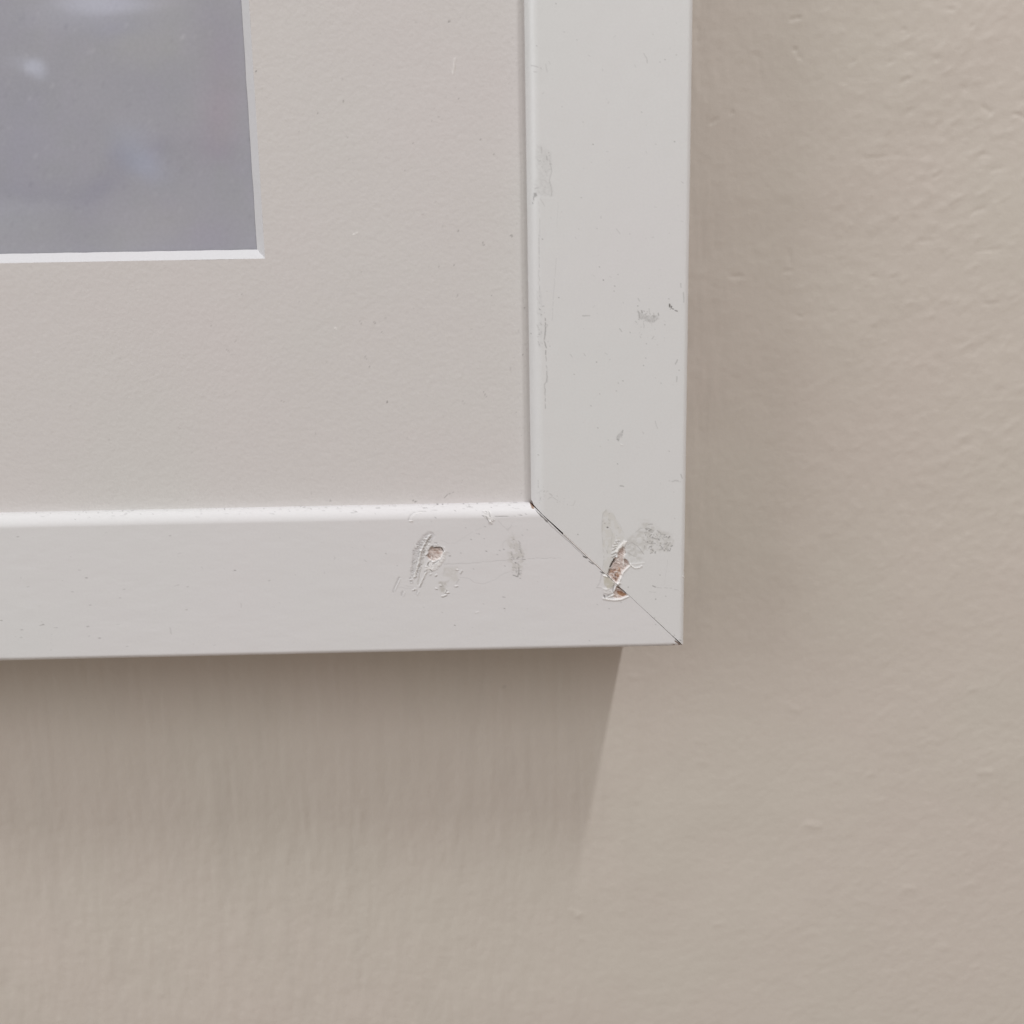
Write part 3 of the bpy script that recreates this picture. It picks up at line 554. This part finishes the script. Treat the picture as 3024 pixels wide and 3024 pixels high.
bottom = rail('bottom', True, bottom_marks); bottom['label'] = 'bottom rail of the white frame with a torn chip and scratches'
right = rail('right', True, right_marks); right['label'] = 'right rail of the white frame with grey scuffs and bare wood at the mitre'
rail('top', False); rail('left', False)

# white filler squeezed into the upper half of the open mitre, a thin broken sliver
def joint_pt(f): return np.array([-(1 - f) * WR, 0, (1 - f) * WB])
V = []; Qs = []
fs = np.linspace(.20, .60, 60); nrm = np.array([WB, 0., WR]); nrm /= np.linalg.norm(nrm)
for i, f in enumerate(fs):
    p = joint_pt(f); hw = joint_gap(f) * .58 * (1 if i not in (0, 59) else .2) * (0.25 if 42 < i < 46 else 1)
    zz = .00003 + .000008 * math.sin(i * .45) + .000006 * math.sin(i * .19)
    for sg, dy in ((-1, .0004), (-1, 0), (1, 0), (1, .0004)): V.append(p + nrm * (sg * hw + joint_gap(f) * .22) + np.array([0, zz + dy, 0]))
    if i:
        for k in range(3): a = (i - 1) * 4 + k; Qs.append((a, a + 1, a + 5, a + 4))
fl = mk('joint_filler', V, Qs, M_fill); child(fl)

# ------------------------------------------------------------------ the mat board and the print in its window
YM, MT = .0028, .0015
XM, ZM = -.06781781398024396, .0657835166556427
XB, ZB = XM + MT, ZM - MT
def matgrid(x0, x1, z0, z1, st):
    xs = np.linspace(x0, x1, max(2, int((x1 - x0) / st) + 1)); zs = np.linspace(z0, z1, max(2, int((z1 - z0) / st) + 1))
    X, Z = np.meshgrid(xs, zs); return np.stack([X.ravel(), np.full(X.size, YM), Z.ravel()], 1), gridquads(len(zs), len(xs))
XI, ZI = -WR + .003, WB - .003
XO, ZO = -LW + WR - .003, LH - WB + .003
XL, ZT = -LW + WR + .035, LH - WB - .035      # far edges of the window
parts = [matgrid(XB, XI, ZI, .135, .0002), matgrid(-.14, XB, ZI, ZB, .0002), matgrid(XB, XI, .135, ZO, .05), matgrid(XO, -.14, ZI, ZB, .05), matgrid(XO, XB, ZT, ZO, .05), matgrid(XO, XL, ZB, ZT, .05)]
off = 0; VV = []; QQ = []
for v, q in parts: VV.append(v); QQ.append(q + off); off += len(v)
P = np.concatenate(VV); s = Surf(P)
mx_, mz_ = P[:, 0] * 1000, P[:, 2] * 1000
s.h += .00003 * fbm(mx_ * 1.2, mz_ * 1.2, 61, 3) + .0001 * fbm(mx_ * .08, mz_ * .08, 62, 2)
Mq = lambda l: wp(600, 200, .5176, l)
for x_, y_, g_ in [(300,20,.8),(797,187,.4),(650,257,.4),(1198,430,.45),(1583,408,.6),(1658,490,.5),(1250,835,.35),(1452,928,.5),(1758,955,.8),(1597,1005,.5),(1342,1130,.35),(1428,1120,.45),(1045,1902,.85),(975,1452,.5),(222,1290,.35),(790,58,.3),(1457,177,.35),(1300,300,.2),(1150,583,.25),(1020,1507,.35),(947,1705,.4),(1830,1368,.6),(1820,1632,.5),(1640,1297,.4),(1450,1297,.3),(40,1470,.3),(545,365,.2),(818,393,.3)]:
    q = Mq([(x_, y_)])[0]; s.line([q, (q[0] + 2, q[1] + 3)], 2.0, g=g_, seed=x_)
for l, g_ in [([(795,180),(799,195)],.35), ([(1340,1120),(1350,1145)],.3), ([(890,1440),(905,1468)],.3), ([(1600,1850),(1615,1880)],.4), ([(920,1640),(935,1670)],.25), ([(130,1605),(160,1640),(215,1640)],.25), ([(1758,1700),(1755,1740)],.3), ([(1595,995),(1598,1015)],.4), ([(445,1900),(460,1905)],.3), ([(1480,1900),(1495,1925)],.25)]:
    s.line(Mq(l), 1.3, g=g_, seed=int(l[0][0]))
s.line(Mq([(855,950),(878,942)]), 2.2, h=.05*mm, wh=.9, seed=401); s.line(Mq([(750,1480),(762,1490)]), 2.4, h=.05*mm, wh=.8, seed=402)
s.line([(1342,172),(1340,200),(1335,220)], 2.6, h=.07*mm, wh=.6, w2=1.5, seed=403); s.line([(1346,178),(1342,215)], 1.4, h=-.03*mm, st=.3, seed=404)
s.dot(1327, 62, 3, .7); s.line([(1220,1478),(1230,1482)], 2, g=.7, seed=405); s.dot(976, 1477, 2.6, .6); s.line([(1310,1470),(1322,1460),(1340,1455)], 1.3, g=.4, seed=406)
s.speck([(700,0),(1545,0),(1565,1480),(0,1510),(0,780),(770,770)], 260, 410, g=.22, r=(.8, 1.7))
# shade line painted into the mat along the right rail, plus specks
for k in range(2): s.line([(1546, 0), (1556, 700), (1562, 1050), (1567, 1478)], 5 - k * 2, g=.05, seed=420 + k, brk=.2)
s.speck([(1500,0),(1548,0),(1566,1478),(1520,1478)], 90, 430, g=.20, r=(.8, 1.7))
P[:, 1] -= s.h
mat = mk('mat_board', P, np.concatenate(QQ), M_card, wear=s.W); child(mat); mat['label'] = 'off-white mat board with specks'
# bevelled cut of the window, four mitred sides
def bevel():
    V = []; Q = []
    co_ = [(XB, ZB, XM, ZM), (XL - MT, ZB, XL, ZM), (XL - MT, ZT + MT, XL, ZT), (XB, ZT + MT, XM, ZT)]
    for i in range(4):
        a, b_ = co_[i], co_[(i + 1) % 4]; n = 260 if i in (0, 3) else 2
        base = len(V)
        for k in range(n + 1):
            t = k / n; wob = 0.00003 * math.sin(k * .9) * math.sin(k * .23) if 0 < k < n else 0
            V.append((a[0] + (b_[0] - a[0]) * t, YM, a[1] + (b_[1] - a[1]) * t)); V.append((a[2] + (b_[2] - a[2]) * t + (wob if i == 3 else 0), YM + MT, a[3] + (b_[3] - a[3]) * t + (wob if i == 0 else 0)))
            if k: q = base + 2 * k; Q.append((q - 2, q - 1, q + 1, q))
    return V, Q
V, Q = bevel(); bv = mk('window_bevel', V, Q, M_core, smooth_=False); child(bv, mat); bv.matrix_parent_inverse = Matrix.Identity(4)

# print
pv, pq = matgrid(-.15, XM + .004, ZM - .004, .145, .0006)
pv2, pq2 = matgrid(XO + .01, -.15, ZM - .004, ZT + .004, .03)
pv3, pq3 = matgrid(-.15, XM + .004, .145, ZT + .004, .03)
P = np.concatenate([pv, pv2, pv3]); q = np.concatenate([pq, pq2 + len(pv), pq3 + len(pv) + len(pv2)]); P[:, 1] = YM + MT + .0001
s = Surf(P); U, Vv = s.U, s.V
col = np.ones((len(P), 4)); base = np.array([.345, .345, .385])
col[:, :3] = base
def blob(cx, cy, rx, ry, d, ang=0, p=2):
    u, v = U + 26 * fbm(U * .012, Vv * .012, 91), Vv + 26 * fbm(U * .012, Vv * .012, 92)
    c_, s_ = math.cos(ang), math.sin(ang); du, dv = u - cx, v - cy
    f = np.exp(-(((du * c_ + dv * s_) / rx) ** 2 + ((-du * s_ + dv * c_) / ry) ** 2) ** (p / 2))
    col[:, :3] += .75 * f[:, None] * np.array(d)
blob(105, 205, 36, 24, (.13, .15, .19), .5, 3); blob(70, 190, 50, 26, (.04, .045, .06), .2)
blob(305, 5, 150, 34, (.15, .165, .21), 0, 3); blob(250, 50, 200, 40, (.03, .035, .055)); blob(480, 5, 60, 30, (.03, .03, .02))
blob(425, 480, 75, 40, (.015, .035, .085), .5); blob(385, 400, 60, 45, (.0, .01, .03)); blob(360, 470, 50, 50, (-.045, -.045, -.03), .3); blob(305, 545, 60, 35, (-.04, -.04, -.025), -.4); blob(470, 435, 40, 30, (-.03, -.03, -.02))
blob(90, 570, 200, 40, (-.035, -.035, -.02), .05); blob(100, 610, 170, 16, (.02, .02, .025), -.05); blob(60, 400, 120, 130, (-.02, -.02, -.0)); blob(660, 210, 70, 180, (-.012, -.03, -.02))
blob(650, 350, 60, 90, (.015, -.01, -.005)); blob(640, 440, 60, 40, (-.02, -.03, -.02), .3); blob(450, 120, 160, 90, (.02, .02, .0)); blob(540, 430, 70, 80, (-.01, -.015, -.01)); blob(350, 90, 90, 30, (-.01, -.008, .02))
blob(500, 640, 90, 60, (.02, .015, .01)); blob(400, 690, 200, 60, (.02, .018, .015)); blob(620, 700, 80, 60, (.0, -.01, .01)); blob(30, 640, 120, 60, (.015, .02, .03))
nz_ = fbm(U * .008, Vv * .008, 93, 3)[:, None]; col[:, :3] += nz_ * np.array([.03, .03, .02]) + fbm(U * .02, Vv * .02, 95, 2)[:, None] * np.array([.012, .006, .02])
rs = np.random.RandomState(9)
for k in range(150):
    cx, cy, r_ = rs.rand() * 770, rs.rand() * 750, 5
    i = np.hypot(U - cx, Vv - cy) < r_; col[i, :3] += rs.choice([-1, 1]) * .02
for cx, cy in ((84, 293), (155, 248), (370, 73), (272, 148), (540, 108)):
    i = np.hypot(U - cx, Vv - cy) < 6; col[i, :3] += .04
pr = mk('art_print', P, q, M_print, wear=col); child(pr); pr['label'] = 'soft grey-blue print inside the mat window'

# backing board behind the print
x0, x1, z0, z1, y0, y1 = XO - .001, -.009, .009, ZO + .001, .0060, .0100
V = [(x, y, z) for y in (y0, y1) for x, z in ((x0, z0), (x1, z0), (x1, z1), (x0, z1))]
bb = mk('backing_board', V, [(0,3,2,1),(4,5,6,7),(0,1,5,4),(1,2,6,5),(2,3,7,6),(3,0,4,7)], M_edge, smooth_=False); child(bb)
